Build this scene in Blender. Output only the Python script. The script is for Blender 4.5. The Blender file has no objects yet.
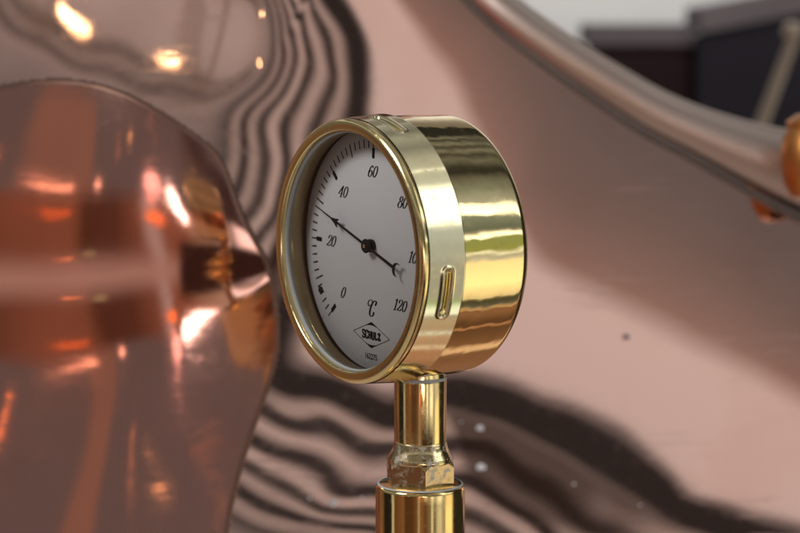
import bpy, bmesh, math, random
import numpy as np
from mathutils import Vector, Matrix

random.seed(4)
rng = np.random.default_rng(7)
SC = bpy.context.scene
COL = SC.collection
MM = 0.001
PI = math.pi

# ------------------------------------------------------------------ camera frame (mm, dial centre at the origin)
PHI = math.radians(6.806); TH = math.radians(54.777); ROLL = math.radians(-1.42)
DIST = 823.0; SCL = 2.697
CF = np.array([0, math.cos(PHI), -math.sin(PHI)])
CU = np.array([0, math.sin(PHI), math.cos(PHI)])
CR = np.array([1.0, 0, 0])
CAM = np.array([10.300, -817.940, 91.336])
NV = np.array([-math.sin(TH), -math.cos(TH), 0])            # the dial looks this way
T0 = np.array([math.cos(TH), -math.sin(TH), 0]); U0 = np.array([0, 0, 1.0])
TV = T0 * math.cos(ROLL) + U0 * math.sin(ROLL)
UV = -T0 * math.sin(ROLL) + U0 * math.cos(ROLL)
ZG = 400.0                                                  # the dial centre is this far above the base of the still


def W(p):
    """mm relative to the dial centre -> metres"""
    p = np.asarray(p, float)
    return (p + np.array([0, 0, ZG])) * MM


def ray(px, py):
    return CF * DIST + CR * (px - 400) / SCL + CU * (266.5 - py) / SCL


def at_depth(px, py, y):
    r = ray(px, py)
    return CAM + r * ((y - CAM[1]) / r[1])


def project(P):
    v = P - CAM
    f = v @ CF
    return 400 + SCL * DIST * (v @ CR) / f, 266.5 - SCL * DIST * (v @ CU) / f


def dial(x, y, d):
    return TV * x + UV * y + NV * d


# ------------------------------------------------------------------ object helpers
def tag(o, label=None, cat=None, group=None, kind=None):
    if label: o['label'] = label
    if cat: o['category'] = cat
    if group: o['group'] = group
    if kind: o['kind'] = kind
    return o


def empty(name, loc_mm, label, cat, group=None):
    o = bpy.data.objects.new(name, None); COL.objects.link(o)
    o.location = Vector(W(loc_mm)); o.empty_display_size = 0.01
    return tag(o, label, cat, group)


def mesh_obj(name, verts_mm, faces, mat, parent=None, smooth=True, sharp=35):
    """verts in mm relative to the dial centre; baked relative to the topmost parent"""
    root = parent
    while root is not None and root.parent is not None: root = root.parent
    base = np.array(root.location) if root is not None else np.zeros(3)
    me = bpy.data.meshes.new(name)
    V = (np.asarray(verts_mm, float) + np.array([0, 0, ZG])) * MM - base
    me.from_pydata([tuple(v) for v in V], [], [tuple(f) for f in faces])
    me.update()
    bm = bmesh.new(); bm.from_mesh(me)
    bmesh.ops.recalc_face_normals(bm, faces=bm.faces)
    bm.to_mesh(me); bm.free()
    if smooth:
        me.polygons.foreach_set('use_smooth', [True] * len(me.polygons))
        if sharp: me.set_sharp_from_angle(angle=math.radians(sharp))
    me.materials.append(mat)
    o = bpy.data.objects.new(name, me); COL.objects.link(o)
    if parent is not None: o.parent = parent
    return o


def lathe(profile, frame, n=160, close_start=False, close_end=False):
    """profile: list of (axial, radius). frame: (origin, e1, e2, axis)"""
    o, e1, e2, ax = frame
    V = []; F = []
    m = len(profile)
    for i in range(n):
        a = 2 * PI * i / n
        c = e1 * math.cos(a) + e2 * math.sin(a)
        for (d, r) in profile:
            V.append(o + ax * d + c * r)
    for i in range(n):
        j = (i + 1) % n
        for k in range(m - 1):
            F.append((i * m + k, j * m + k, j * m + k + 1, i * m + k + 1))
    if close_start: F.append([i * m for i in range(n)][::-1])
    if close_end: F.append([i * m + m - 1 for i in range(n)])
    return V, F


def arc(cx, cy, r, a0, a1, n):
    return [(cx + r * math.cos(math.radians(a0 + (a1 - a0) * i / n)), cy + r * math.sin(math.radians(a0 + (a1 - a0) * i / n))) for i in range(n + 1)]


ZUP = (np.zeros(3), np.array([1.0, 0, 0]), np.array([0, 1.0, 0]), np.array([0, 0, 1.0]))
DFR = (np.zeros(3), TV, UV, NV)


# ------------------------------------------------------------------ materials
class NT:
    def __init__(s, nt): s.nt = nt
    def n(s, t, **k):
        x = s.nt.nodes.new(t)
        for a, b in k.items(): setattr(x, a, b)
        return x
    def l(s, a, b): s.nt.links.new(a, b)
    def put(s, sock, v):
        if hasattr(v, 'is_output') or isinstance(v, bpy.types.NodeSocket): s.l(v, sock)
        else: sock.default_value = v
    def m(s, op, a, b=None, c=None, clamp=False):
        x = s.n('ShaderNodeMath', operation=op, use_clamp=clamp)
        s.put(x.inputs[0], a)
        if b is not None: s.put(x.inputs[1], b)
        if c is not None: s.put(x.inputs[2], c)
        return x.outputs[0]
    def dot(s, a, v):
        x = s.n('ShaderNodeVectorMath', operation='DOT_PRODUCT')
        s.l(a, x.inputs[0]); x.inputs[1].default_value = v
        return x.outputs['Value']
    def smooth(s, v, lo, hi):
        x = s.n('ShaderNodeMapRange', interpolation_type='SMOOTHSTEP')
        s.put(x.inputs['Value'], v); x.inputs['From Min'].default_value = lo; x.inputs['From Max'].default_value = hi
        return x.outputs['Result']
    def mix(s, f, a, b):
        x = s.n('ShaderNodeMix', data_type='RGBA')
        s.put(x.inputs[0], f)
        for i, v in ((6, a), (7, b)):
            if isinstance(v, bpy.types.NodeSocket): s.l(v, x.inputs[i])
            else: x.inputs[i].default_value = (*v[:3], 1)
        return x.outputs[2]
    def mixf(s, f, a, b):
        x = s.n('ShaderNodeMix', data_type='FLOAT')
        s.put(x.inputs[0], f); s.put(x.inputs[2], a); s.put(x.inputs[3], b)
        return x.outputs[0]
    def noise(s, vec, scale, detail=3, rough=.55, out='Fac'):
        x = s.n('ShaderNodeTexNoise')
        if vec is not None: s.l(vec, x.inputs['Vector'])
        x.inputs['Scale'].default_value = scale; x.inputs['Detail'].default_value = detail; x.inputs['Roughness'].default_value = rough
        return x.outputs[out]
    def mapping(s, vec, scale=(1, 1, 1), rot=(0, 0, 0)):
        x = s.n('ShaderNodeMapping'); s.l(vec, x.inputs['Vector'])
        x.inputs['Scale'].default_value = scale; x.inputs['Rotation'].default_value = rot
        return x.outputs['Vector']
    def ramp(s, fac, stops, interp='LINEAR'):
        x = s.n('ShaderNodeValToRGB'); s.put(x.inputs['Fac'], fac)
        cr = x.color_ramp; cr.interpolation = interp
        stops = sorted(stops, key=lambda q: q[0])
        assert len(stops) <= 32, len(stops)
        while len(cr.elements) > 1: cr.elements.remove(cr.elements[-1])
        cr.elements[0].position = stops[0][0]; cr.elements[0].color = (*stops[0][1], 1)
        for p, c in stops[1:]:
            e = cr.elements.new(p); e.color = (*c, 1)
        return x.outputs['Color']
    def bump(s, h, strength, dist, normal=None):
        x = s.n('ShaderNodeBump'); s.l(h, x.inputs['Height'])
        x.inputs['Strength'].default_value = strength; x.inputs['Distance'].default_value = dist
        if normal is not None: s.l(normal, x.inputs['Normal'])
        return x.outputs['Normal']


def new_mat(name):
    m = bpy.data.materials.new(name); m.use_nodes = True
    nt = NT(m.node_tree); b = m.node_tree.nodes['Principled BSDF']
    return m, nt, b


def rot_to_dial():
    # object space -> (t, u, n) axes, as an euler for a Mapping node (type POINT)
    R = Matrix((tuple(TV), tuple(UV), tuple(NV)))
    return R.to_euler()


def brass(name, col, rough, axial=None, wob=0.0, wear=0.25, tarnish=(.42, .30, .16), smear=False):
    m, nt, b = new_mat(name)
    tc = nt.n('ShaderNodeTexCoord').outputs['Object']
    if axial == 'dial':
        tc = nt.mapping(tc, rot=rot_to_dial())
    n1 = nt.noise(tc, 60, 4)
    n2 = nt.noise(nt.mapping(tc, (1, 1, 1)), 420, 5, .65)
    k = nt.m('MULTIPLY', nt.smooth(n1, .5, .75), wear)
    k2 = nt.m('MULTIPLY', nt.smooth(n2, .62, .75), wear * .8)
    c = nt.mix(nt.m('MAXIMUM', k, k2), col, tarnish)
    if smear:
        sx = nt.n('ShaderNodeSeparateXYZ'); nt.l(tc, sx.inputs[0])
        # dried polish left low on the right side of the case
        lo = nt.m('MULTIPLY', nt.smooth(sx.outputs[1], -.028, -.036), nt.smooth(sx.outputs[0], .005, .015))
        st = nt.noise(nt.mapping(tc, (90, 90, 400), (0, .5, .2)), 2.2, 4, .7)
        sm = nt.m('MULTIPLY', lo, nt.m('MULTIPLY', nt.smooth(st, .56, .70), .55))
        c = nt.mix(sm, c, (.62, .58, .52))
        nt.l(nt.mixf(sm, nt.m('ADD', nt.m('ADD', rough, nt.m('MULTIPLY', nt.smooth(n2, .45, .8), .09)), nt.m('MULTIPLY', nt.smooth(n1, .48, .7), .08)), .6), b.inputs['Roughness'])
        nt.l(nt.m('SUBTRACT', 1.0, nt.m('MULTIPLY', sm, .7)), b.inputs['Metallic'])
    else:
        b.inputs['Metallic'].default_value = 1
        nt.l(nt.m('ADD', nt.m('ADD', rough, nt.m('MULTIPLY', nt.smooth(n2, .45, .8), .14)), nt.m('MULTIPLY', nt.smooth(n1, .48, .7), .10)), b.inputs['Roughness'])
    nt.l(c, b.inputs['Base Color'])
    # fine polishing lines run round the turning axis, with a slow wobble left by hand polishing
    if axial == 'dial':
        fine = nt.noise(nt.mapping(tc, (12, 12, 900)), 3, 3, .6)
        slow = nt.noise(nt.mapping(tc, (1.0, 1.0, 1.1)), 62, 2, .5)
        sv = nt.n('ShaderNodeSeparateXYZ'); nt.l(tc, sv.inputs[0])
    else:
        fine = nt.noise(nt.mapping(tc, (12, 12, 900)), 3, 3, .6)
        slow = nt.noise(tc, 70, 2, .5)
    nn = nt.bump(nt.m('MULTIPLY', slow, nt.m('ADD', .35, nt.m('MULTIPLY', nt.smooth(sv.outputs[1], .008, .03), 1.3))) if axial == 'dial' else slow, 1.0, wob * MM)
    nn = nt.bump(fine, .5, .006 * MM, nn)
    nn = nt.bump(n2, .3, .006 * MM, nn)
    nt.l(nn, b.inputs['Normal'])
    return m


def copper(name, col, rough, wob=0.0, patch=.3, wipe=.0):
    m, nt, b = new_mat(name)
    tc = nt.n('ShaderNodeTexCoord').outputs['Object']
    n1 = nt.noise(tc, 14, 5, .6)
    n2 = nt.noise(tc, 230, 4, .6)
    c = nt.mix(nt.m('MULTIPLY', nt.smooth(n1, .42, .72), patch), col, (col[0] * .86, col[1] * .74, col[2] * .70))
    nt.l(c, b.inputs['Base Color'])
    b.inputs['Metallic'].default_value = 1
    # wiping marks and dull patches left by the polishing cloth
    wm = nt.noise(nt.mapping(tc, (1, .4, 1), (0, .9, 0)), 9, 2)
    ws = nt.noise(nt.mapping(tc, (9, 9, 120), (0, .55, 0)), 3, 4, .6)
    wk = nt.m('MULTIPLY', nt.m('MULTIPLY', nt.smooth(wm, .45, .7), nt.smooth(ws, .5, .75)), wipe)
    r0 = nt.m('ADD', rough, nt.m('MULTIPLY', nt.smooth(n2, .5, .8), .05))
    nt.l(nt.m('ADD', r0, wk), b.inputs['Roughness'])
    sl = nt.noise(nt.mapping(tc, (.55, .55, 1.5)) if wob > .1 else tc, 30, 3, .5)
    nn = nt.bump(sl, 1.0, wob * MM)
    nn = nt.bump(n2, .25, .01 * MM, nn)
    nt.l(nn, b.inputs['Normal'])
    return m


def plain(name, col, rough=.5, metal=0.0, var=.12, scale=80, spec=.5):
    m, nt, b = new_mat(name)
    tc = nt.n('ShaderNodeTexCoord').outputs['Object']
    n1 = nt.noise(tc, scale, 4)
    nt.l(nt.mix(n1, [v * (1 - var) for v in col], [min(1, v * (1 + var)) for v in col]), b.inputs['Base Color'])
    b.inputs['Roughness'].default_value = rough; b.inputs['Metallic'].default_value = metal
    b.inputs['Specular IOR Level'].default_value = spec
    return m


M_CASE = brass('case_brass', (.82, .665, .34), .04, 'dial', .16, .42, smear=True)
M_BEZEL = brass('bezel_brass', (.84, .745, .455), .09, 'dial', .06, .12, (.60, .50, .28))
M_LIP = brass('lip_brass', (.82, .66, .32), .12, 'dial', .008, .30, (.50, .36, .16))
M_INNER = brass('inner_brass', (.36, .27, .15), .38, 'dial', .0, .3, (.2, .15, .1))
M_STEM = brass('stem_brass', (.80, .60, .27), .10, None, .004, .22)
M_SOCKET = brass('socket_brass', (.82, .60, .25), .07, None, .006, .18)
def grimy(name, col, rough, amount):
    m = brass(name, col, rough, None, .03, .6, (.30, .26, .17))
    nt = NT(m.node_tree); b = m.node_tree.nodes['Principled BSDF']
    tc = nt.n('ShaderNodeTexCoord').outputs['Object']
    k = nt.m('MULTIPLY', nt.smooth(nt.noise(tc, 300, 5, .7), .47, .68), nt.smooth(nt.noise(tc, 75, 2), .42, .58))
    k = nt.m('MULTIPLY', k, amount)
    old = b.inputs['Base Color'].links[0].from_socket; rold = b.inputs['Roughness'].links[0].from_socket
    nt.l(nt.mix(k, old, (.58, .62, .62)), b.inputs['Base Color'])
    nt.l(nt.mixf(k, rold, .7), b.inputs['Roughness'])
    nt.l(nt.m('SUBTRACT', 1.0, k), b.inputs['Metallic'])
    return m


M_NECK = grimy('neck_brass', (.70, .54, .28), .13, .8)
M_NUT = grimy('nut_brass', (.50, .38, .21), .20, .6)
M_GASKET = plain('gasket_rubber', (.42, .43, .40), .55)
M_INK = plain('black_ink', (.012, .011, .012), 1.0, spec=.0)
M_HAND = plain('blued_steel', (.016, .014, .016), .5, spec=.15)
M_SOLDER = plain('dried_polish', (.55, .58, .58), .6, var=.3, scale=400)
M_COPPER = copper('still_copper', (.93, .60, .50), .03, 0.0, .3, .16)
M_COPPER2 = copper('vessel_copper', (.85, .44, .35), .10, .22)
M_RIM = copper('rim_copper', (.58, .47, .41), .40, .02)
M_CREASE = plain('dark_crease', (.13, .10, .085), .5, 0.0, var=.3)
M_SPOT = plain('water_mark', (.95, .95, .95), .4)
M_DARKSPOT = plain('dark_mark', (.06, .035, .03), .5)


def dial_material():
    m, nt, b = new_mat('dial_enamel')
    tc = nt.n('ShaderNodeTexCoord').outputs['Object']
    n1 = nt.noise(tc, 35, 4)
    n2 = nt.noise(tc, 900, 2)
    c = nt.mix(n1, (.77, .755, .76), (.83, .815, .82))
    sp = nt.smooth(nt.noise(tc, 650, 1), .775, .81)
    c = nt.mix(nt.m('MULTIPLY', sp, .6), c, (.30, .25, .24))
    nt.l(c, b.inputs['Base Color']); b.inputs['Roughness'].default_value = .42
    b.inputs['Specular IOR Level'].default_value = .35
    nt.l(nt.bump(n2, .15, .02 * MM), b.inputs['Normal'])
    return m


M_DIAL = dial_material()


def glass_material():
    m = bpy.data.materials.new('pane_glass'); m.use_nodes = True
    nt = NT(m.node_tree); m.node_tree.nodes.clear()
    out = nt.n('ShaderNodeOutputMaterial'); mx = nt.n('ShaderNodeMixShader')
    tr = nt.n('ShaderNodeBsdfTransparent'); gl = nt.n('ShaderNodeBsdfGlossy'); fr = nt.n('ShaderNodeFresnel')
    tr.inputs[0].default_value = (.97, .98, .97, 1); gl.inputs['Roughness'].default_value = .02
    fr.inputs['IOR'].default_value = 1.45
    tc = nt.n('ShaderNodeTexCoord').outputs['Object']
    dust = nt.m('MULTIPLY', nt.smooth(nt.noise(tc, 500, 3, .7), .66, .8), .25)
    df = nt.n('ShaderNodeBsdfDiffuse'); df.inputs[0].default_value = (.6, .6, .58, 1)
    m2 = nt.n('ShaderNodeMixShader')
    nt.l(nt.m('MULTIPLY', fr.outputs[0], .8), mx.inputs[0]); nt.l(tr.outputs[0], mx.inputs[1]); nt.l(gl.outputs[0], mx.inputs[2])
    nt.l(nt.m('MULTIPLY', dust, .5), m2.inputs[0]); nt.l(mx.outputs[0], m2.inputs[1]); nt.l(df.outputs[0], m2.inputs[2])
    nt.l(m2.outputs[0], out.inputs[0])
    return m


M_GLASS = glass_material()

# ------------------------------------------------------------------ THE THERMOMETER
STX, STY = 18.0, 12.7
thermo = empty('thermometer', (STX, STY, -150),
               'round polished brass dial thermometer on a brass stem in front of the copper still', 'thermometer')

# case: drum with a rounded back edge
prof = [(-4.0, 46.0), (-4.0, 49.15)] + [(-4 - 28 * i / 14, 49.15 + .10 * math.sin(PI * i / 14)) for i in range(1, 14)]
prof += [(-32.0, 49.15)] + [(-32.0 - 5.0 * math.sin(a), 44.15 + 5.0 * math.cos(a)) for a in [PI / 2 * i / 12 for i in range(1, 13)]]
prof += [(-37.4, 36), (-38.0, 22), (-38.2, 8), (-38.2, .01)]
V, F = lathe(prof, DFR, 240)
mesh_obj('case', V, F, M_CASE, thermo)

# bezel: slightly tapered band with pressed bayonet slots, and a beaded lip
slots = [-11.5, 76.5, 168.5, 256.5]
NB, ND = 1080, 44
d0, d1 = -5.6, 9.0
V = []; F = []
for i in range(NB):
    a = 2 * PI * i / NB
    c = TV * math.cos(a) + UV * math.sin(a)
    for k in range(ND + 1):
        d = d0 + (d1 - d0) * k / ND
        r = 50.15 + (49.05 - 50.15) * (d - d0) / (d1 - d0)
        for s in slots:
            da = (math.degrees(a) - s + 180) % 360 - 180
            L = math.radians(da) * 50
            if abs(L) > 13: continue
            x = d - 1.6; y = max(0, abs(L) - 7.6)
            sd = math.hypot(x, y) - 1.25
            r += .40 * math.exp(-((sd - .75) / .5) ** 2)                  # raised edge
            t = min(1, max(0, (-sd + .2) / .65)); t = t * t * (3 - 2 * t)
            r -= 1.9 * t
        V.append(NV * d + c * r)
for i in range(NB):
    j = (i + 1) % NB
    for k in range(ND):
        F.append((i * (ND + 1) + k, j * (ND + 1) + k, j * (ND + 1) + k + 1, i * (ND + 1) + k + 1))
# turned-in back edge
base = len(V)
for i in range(NB):
    a = 2 * PI * i / NB; c = TV * math.cos(a) + UV * math.sin(a)
    V += [NV * (d0 - .25) + c * 49.95, NV * (d0 - .3) + c * 48.8]
for i in range(NB):
    j = (i + 1) % NB
    F.append((i * (ND + 1), base + 2 * i, base + 2 * j, j * (ND + 1)))
    F.append((base + 2 * i, base + 2 * i + 1, base + 2 * j + 1, base + 2 * j))
bezel = mesh_obj('bezel', V, F, M_BEZEL, thermo, sharp=50)
prof = [(8.6, 48.0), (8.95, 48.55), (9.2, 48.75), (9.7, 48.95)] + [(10.4 + 2.0 * math.sin(math.radians(a)), 46.75 + 2.2 * math.cos(math.radians(a))) for a in range(-8, 92, 8)]
prof += [(12.35, 46.2), (12.4, 45.9)] + [(11.5 + .85 * math.sin(math.radians(a)), 45.2 + .9 * math.cos(math.radians(a))) for a in range(70, 200, 10)]
prof += [(10.4, 44.2), (10.2, 44.3)]
V, F = lathe(prof, DFR, 240)
mesh_obj('lip', V, F, M_LIP, bezel, sharp=60)
# grey gasket under the pane, then the shaded inner wall
V, F = lathe([(10.25, 44.7), (10.25, 43.85), (9.9, 43.7), (8.2, 43.7), (7.9, 43.9), (7.9, 44.9)], DFR, 200)
mesh_obj('gasket', V, F, M_GASKET, thermo)
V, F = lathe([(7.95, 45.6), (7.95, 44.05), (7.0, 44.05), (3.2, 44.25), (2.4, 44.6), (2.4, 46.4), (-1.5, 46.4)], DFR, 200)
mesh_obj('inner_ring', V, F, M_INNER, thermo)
V, F = lathe([(9.0, 43.9), (9.0, .01)], DFR, 120)
V2, F2 = lathe([(8.7, 43.9), (8.7, .01)], DFR, 120)
mesh_obj('pane', V, F, M_GLASS, thermo)

# dial plate and what is printed on it
V, F = lathe([(-.8, 45.3), (-.05, 45.3), (0, 45.2), (0, 30), (0, 15), (0, .01)], DFR, 200)
plate = mesh_obj('dial_plate', V, F, M_DIAL, thermo)


class Ink:
    """flat printed shapes in dial coordinates (mm)"""
    def __init__(s, d=.06): s.V = []; s.F = []; s.d = d
    def poly(s, pts):
        b = len(s.V); s.V += [dial(x, y, s.d) for x, y in pts]; s.F.append(list(range(b, b + len(pts))))
    def strip(s, L, R):
        b = len(s.V); n = len(L)
        for p, q in zip(L, R): s.V += [dial(*p, s.d), dial(*q, s.d)]
        for i in range(n - 1): s.F.append((b + 2 * i, b + 2 * i + 1, b + 2 * i + 3, b + 2 * i + 2))
    def disc(s, x, y, r, n=20, ry=None):
        ry = ry or r
        s.poly([(x + r * math.cos(2 * PI * i / n), y + ry * math.sin(2 * PI * i / n)) for i in range(n)])
    def build(s, name, mat, parent): return mesh_obj(name, s.V, s.F, mat, parent, smooth=False)


def catmull(P, n=10, closed=False):
    P = [np.array(p, float) for p in P]; out = []
    m = len(P)
    rngi = range(m) if closed else range(m - 1)
    for i in rngi:
        p1, p2 = P[i], P[(i + 1) % m]
        p0 = P[(i - 1) % m] if (closed or i > 0) else 2 * p1 - p2
        p3 = P[(i + 2) % m] if (closed or i + 2 < m) else 2 * p2 - p1
        for k in range(n):
            t = k / n
            out.append(.5 * (2 * p1 + (p2 - p0) * t + (2 * p0 - 5 * p1 + 4 * p2 - p3) * t * t + (3 * p1 - p0 - 3 * p2 + p3) * t ** 3))
    out.append(P[0] if closed else P[-1])
    return np.array(out)


def pen(ink, pts, place, thin, thick, closed=False, smooth=True, gamma=1.6):
    C = catmull(pts, 10, closed) if smooth else np.array(pts, float)
    T = np.gradient(C, axis=0)
    if closed: T[0] = T[-1] = C[1] - C[-2]
    T /= np.linalg.norm(T, axis=1)[:, None] + 1e-9
    w = thin + (thick - thin) * np.abs(T[:, 1]) ** gamma
    N = np.stack([-T[:, 1], T[:, 0]], 1)
    ink.strip([place(p) for p in C + N * w[:, None] / 2], [place(p) for p in C - N * w[:, None] / 2])


def ellipse(cx, cy, rx, ry, n=12):
    return [(cx + rx * math.cos(2 * PI * i / n), cy + ry * math.sin(2 * PI * i / n)) for i in range(n)]


GLY = {   # (strokes, balls, advance); strokes: (points, closed, smooth)
    '0': ([(ellipse(.27, .5, .22, .47), True, True)], [], .62),
    '1': ([([(.27, 1), (.27, 0)], False, False), ([(.06, .84), (.16, .88), (.27, 1.0)], False, True), ([(.08, .015), (.46, .015)], False, False)], [], .50),
    '2': ([([(.08, .72), (.12, .92), (.28, .98), (.45, .88), (.46, .68), (.36, .46), (.18, .22), (.03, .05)], False, True),
           ([(.03, .05), (.15, .12), (.30, .04), (.45, .06), (.52, .22)], False, True)], [(.11, .72, .07)], .60),
    '4': ([([(.40, 1), (.0, .30)], False, False), ([(.0, .30), (.58, .30)], False, False), ([(.40, 1), (.40, 0)], False, False), ([(.26, .015), (.54, .015)], False, False)], [], .64),
    '6': ([([(.45, .84), (.36, .97), (.22, .92), (.09, .65), (.05, .32), (.13, .08), (.27, .02), (.41, .1), (.47, .3), (.41, .5), (.28, .56), (.14, .48), (.07, .32)], False, True)], [(.43, .84, .06)], .60),
    '8': ([(ellipse(.28, .76, .16, .22), True, True), (ellipse(.27, .27, .22, .26), True, True)], [], .60),
}


def write(ink, text, cx, cy, h, slant=.42, thin=.05, thick=.165):
    wtot = sum(GLY[c][2] for c in text) - .08
    x = -wtot / 2
    for c in text:
        st, balls, adv = GLY[c]
        def place(p, x=x): return (cx + h * (1.12 * (x + p[0]) + slant * (p[1] - .5)), cy + h * (p[1] - .5))
        for pts, closed, sm in st: pen(ink, pts, place, thin, thick, closed, sm)
        for bx, by, br in balls:
            ink.poly([place((bx + br * math.cos(q), by + br * math.sin(q))) for q in [2 * PI * i / 14 for i in range(14)]])
        x += adv


ticks = Ink()
for v in range(0, 121, 2):
    a = math.radians(90 + (60 - v) * 2.25)
    ca, sa = math.cos(a), math.sin(a)
    def P(r, w): return (r * ca - w * sa, r * sa + w * ca)
    ro = 40.9
    if v % 20 == 0:
        ticks.poly([P(ro, -.26), P(ro, .26), P(37.9, .3), P(37.6, .85), P(34.2, .85), P(33.9, .6), P(33.9, -.6), P(34.2, -.85), P(37.6, -.85), P(37.9, -.3)])
    elif v % 10 == 0:
        ticks.poly([P(ro, -.28), P(ro, .28), P(35.9, .34), P(35.9, -.34)])
    else:
        ticks.poly([P(ro, -.28), P(ro, .28), P(37.7, .33), P(37.7, -.33)])
ticks.build('scale_marks', M_INK, plate)
num = Ink()
for v in range(0, 121, 20):
    a = math.radians(90 + (60 - v) * 2.25)
    rr = {0: 26.5, 20: 27.2, 40: 27.6, 60: 28.9, 80: 27.3, 100: 27.6, 120: 26.3}[v]
    write(num, str(v), rr * math.cos(a), rr * math.sin(a) + .2, 4.4)
num.build('numerals', M_INK, plate)
cc = Ink()
def placeC(p): return (-.3 + 6.2 * (1.05 * p[0] - .44 + .3 * (p[1] - .5)), -22.0 + 6.2 * (p[1] - .5))
pen(cc, [(.80, .74), (.84, .90), (.70, 1.0), (.50, .86), (.38, .52), (.40, .16), (.56, .01), (.74, .10), (.78, .30)], placeC, .04, .17)
pen(cc, [(.50, .86), (.34, 1.0), (.14, .96), (.05, .78), (.16, .62), (.30, .68)], placeC, .04, .11)
cc.poly([placeC((.79 + .06 * math.cos(q), .74 + .06 * math.sin(q))) for q in [2 * PI * i / 12 for i in range(12)]])
cc.build('unit_sign', M_INK, plate)
logo = Ink()
LX, LY, LW, LH = .2, -32.1, 11.9, 4.85
def edge(p, q, w):
    p = np.array(p); q = np.array(q); t = (q - p) / np.linalg.norm(q - p); n_ = np.array([-t[1], t[0]]) * w / 2
    logo.poly([tuple(p - n_), tuple(q - n_), tuple(q + n_), tuple(p + n_)])
Pt = [(LX - LW, LY), (LX, LY + LH), (LX + LW, LY), (LX, LY - LH)]
for i in range(4): edge(Pt[i], Pt[(i + 1) % 4], .26)
for s in (1, -1):           # the filled corners above and below the name
    top = [(LX - 4.6, LY + s * LH * (1 - 4.6 / LW)), (LX, LY + s * LH), (LX + 4.6, LY + s * LH * (1 - 4.6 / LW))]
    curve = [(LX + 4.6 * (1 - 2 * i / 10), LY + s * (LH * (1 - 4.6 / LW) + .75 * math.sin(PI * i / 10))) for i in range(1, 10)]
    logo.d = .07; logo.poly(top + curve); logo.d = .06


def text_mesh(name, body, size, x, y, parent, bold=.0, shear=0.0, sx=1.0, d=.07):
    cu = bpy.data.curves.new(name, 'FONT'); cu.body = body; cu.size = size; cu.align_x = 'CENTER'; cu.align_y = 'CENTER'
    cu.offset = bold; cu.shear = shear
    tmp = bpy.data.objects.new('tmp_text', cu); COL.objects.link(tmp)
    dg = bpy.context.evaluated_depsgraph_get(); dg.update()
    me = bpy.data.meshes.new_from_object(tmp.evaluated_get(dg))
    V = [dial(x + v.co.x * sx, y + v.co.y, d) for v in me.vertices]; F = [list(p.vertices) for p in me.polygons]
    bpy.data.objects.remove(tmp); bpy.data.meshes.remove(me)
    return mesh_obj(name, V, F, M_INK, parent, smooth=False)


# maker's name in slab letters: strokes with serifs
def slab(ink, text, cx, cy, h, adv):
    G = {'S': [([(.86, .74), (.78, .93), (.48, 1.0), (.18, .9), (.16, .66), (.5, .5), (.84, .36), (.84, .1), (.5, .0), (.2, .06), (.1, .28)], True)],
         'C': [([(.88, .7), (.76, .93), (.5, 1.0), (.2, .85), (.1, .5), (.2, .15), (.5, .0), (.76, .07), (.9, .3)], True)],
         'H': [([(.2, 1), (.2, 0)], False), ([(.8, 1), (.8, 0)], False), ([(.2, .5), (.8, .5)], False)],
         'U': [([(.2, 1), (.2, .3), (.3, .06), (.5, 0), (.7, .06), (.8, .3), (.8, 1)], True)],
         'L': [([(.25, 1), (.25, 0)], False), ([(.1, .06), (.86, .06), ], False), ([(.84, .04), (.84, .32)], False)],
         'Z': [([(.14, .94), (.86, .94)], False), ([(.8, .96), (.16, .04)], False), ([(.12, .06), (.88, .06)], False), ([(.16, .96), (.16, .7)], False), ([(.86, .04), (.86, .32)], False)]}
    x = cx - adv * len(text) / 2
    for c in text:
        def place(p, x=x): return (x + adv * .92 * p[0], cy + h * (p[1] - .5))
        for pts, sm in G[c]: pen(ink, pts, place, .20, .46, False, sm, 1.2)
        if c in 'HUL':
            for fx in ((.2, .8) if c in 'HU' else (.25,)):
                for fy in ((.04, .96) if c == 'H' else (.96,)):
                    pen(ink, [(fx - .17, fy), (fx + .17, fy)], place, .13, .13, False, False)
        x += adv


slab(logo, 'SCHULZ', LX + .1, LY - .05, 2.9, 2.05)
logo.build('maker_mark', M_INK, plate)
text_mesh('serial_number', '162275', 3.0, .1, -40.3, plate, .06, 0.0, .92)
V, F = lathe([(0, 1.35), (.5, 1.3), (.75, .9), (.8, .01)], (dial(-34.2, -19.5, 0), TV, UV, NV), 24)
mesh_obj('screw', V, F, M_HAND, plate)
# a few dust specks lying on the lower edge of the dial
sp = Ink(.08)
for i in range(70):
    a = math.radians(random.uniform(200, 330)); r = 45 - abs(random.gauss(0, 1.9))
    sp.disc(r * math.cos(a), r * math.sin(a), random.uniform(.05, .22), 7)
for i in range(26):
    a = random.uniform(0, 2 * PI); r = 38 * math.sqrt(random.random()); sp.disc(r * math.cos(a), r * math.sin(a), random.uniform(.05, .12), 6)
sp.build('dust_specks', M_DARKSPOT, plate)['kind'] = 'stuff'

# pointer
PX, PY = .1, 1.55
A = math.atan2(13.0 - PY, -34.1 - PX)
ux = np.array([math.cos(A), math.sin(A)]); uy = np.array([-math.sin(A), math.cos(A)])
def hand(l, w, d): q = np.array([PX, PY]) + ux * l + uy * w; return dial(q[0], q[1], d)
def plate_solid(outline, d_lo, d_hi):
    n = len(outline)
    V = [hand(l, w, d_hi) for l, w in outline] + [hand(l, w, d_lo) for l, w in outline]
    F = [list(range(n)), list(range(2 * n - 1, n - 1, -1))] + [(i, n + i, n + (i + 1) % n, (i + 1) % n) for i in range(n)]
    return V, F
out = [(0, .42), (21, .36), (20.2, 1.75), (22.4, .95), (25.2, .22), (36.4, .10), (36.4, -.10), (25.2, -.22), (22.4, -.95), (20.2, -1.75), (21, -.36), (0, -.42)]
out += [(-18.6, -.55), (-18.6, .55)]
V, F = plate_solid(out, 2.55, 2.95)
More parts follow.
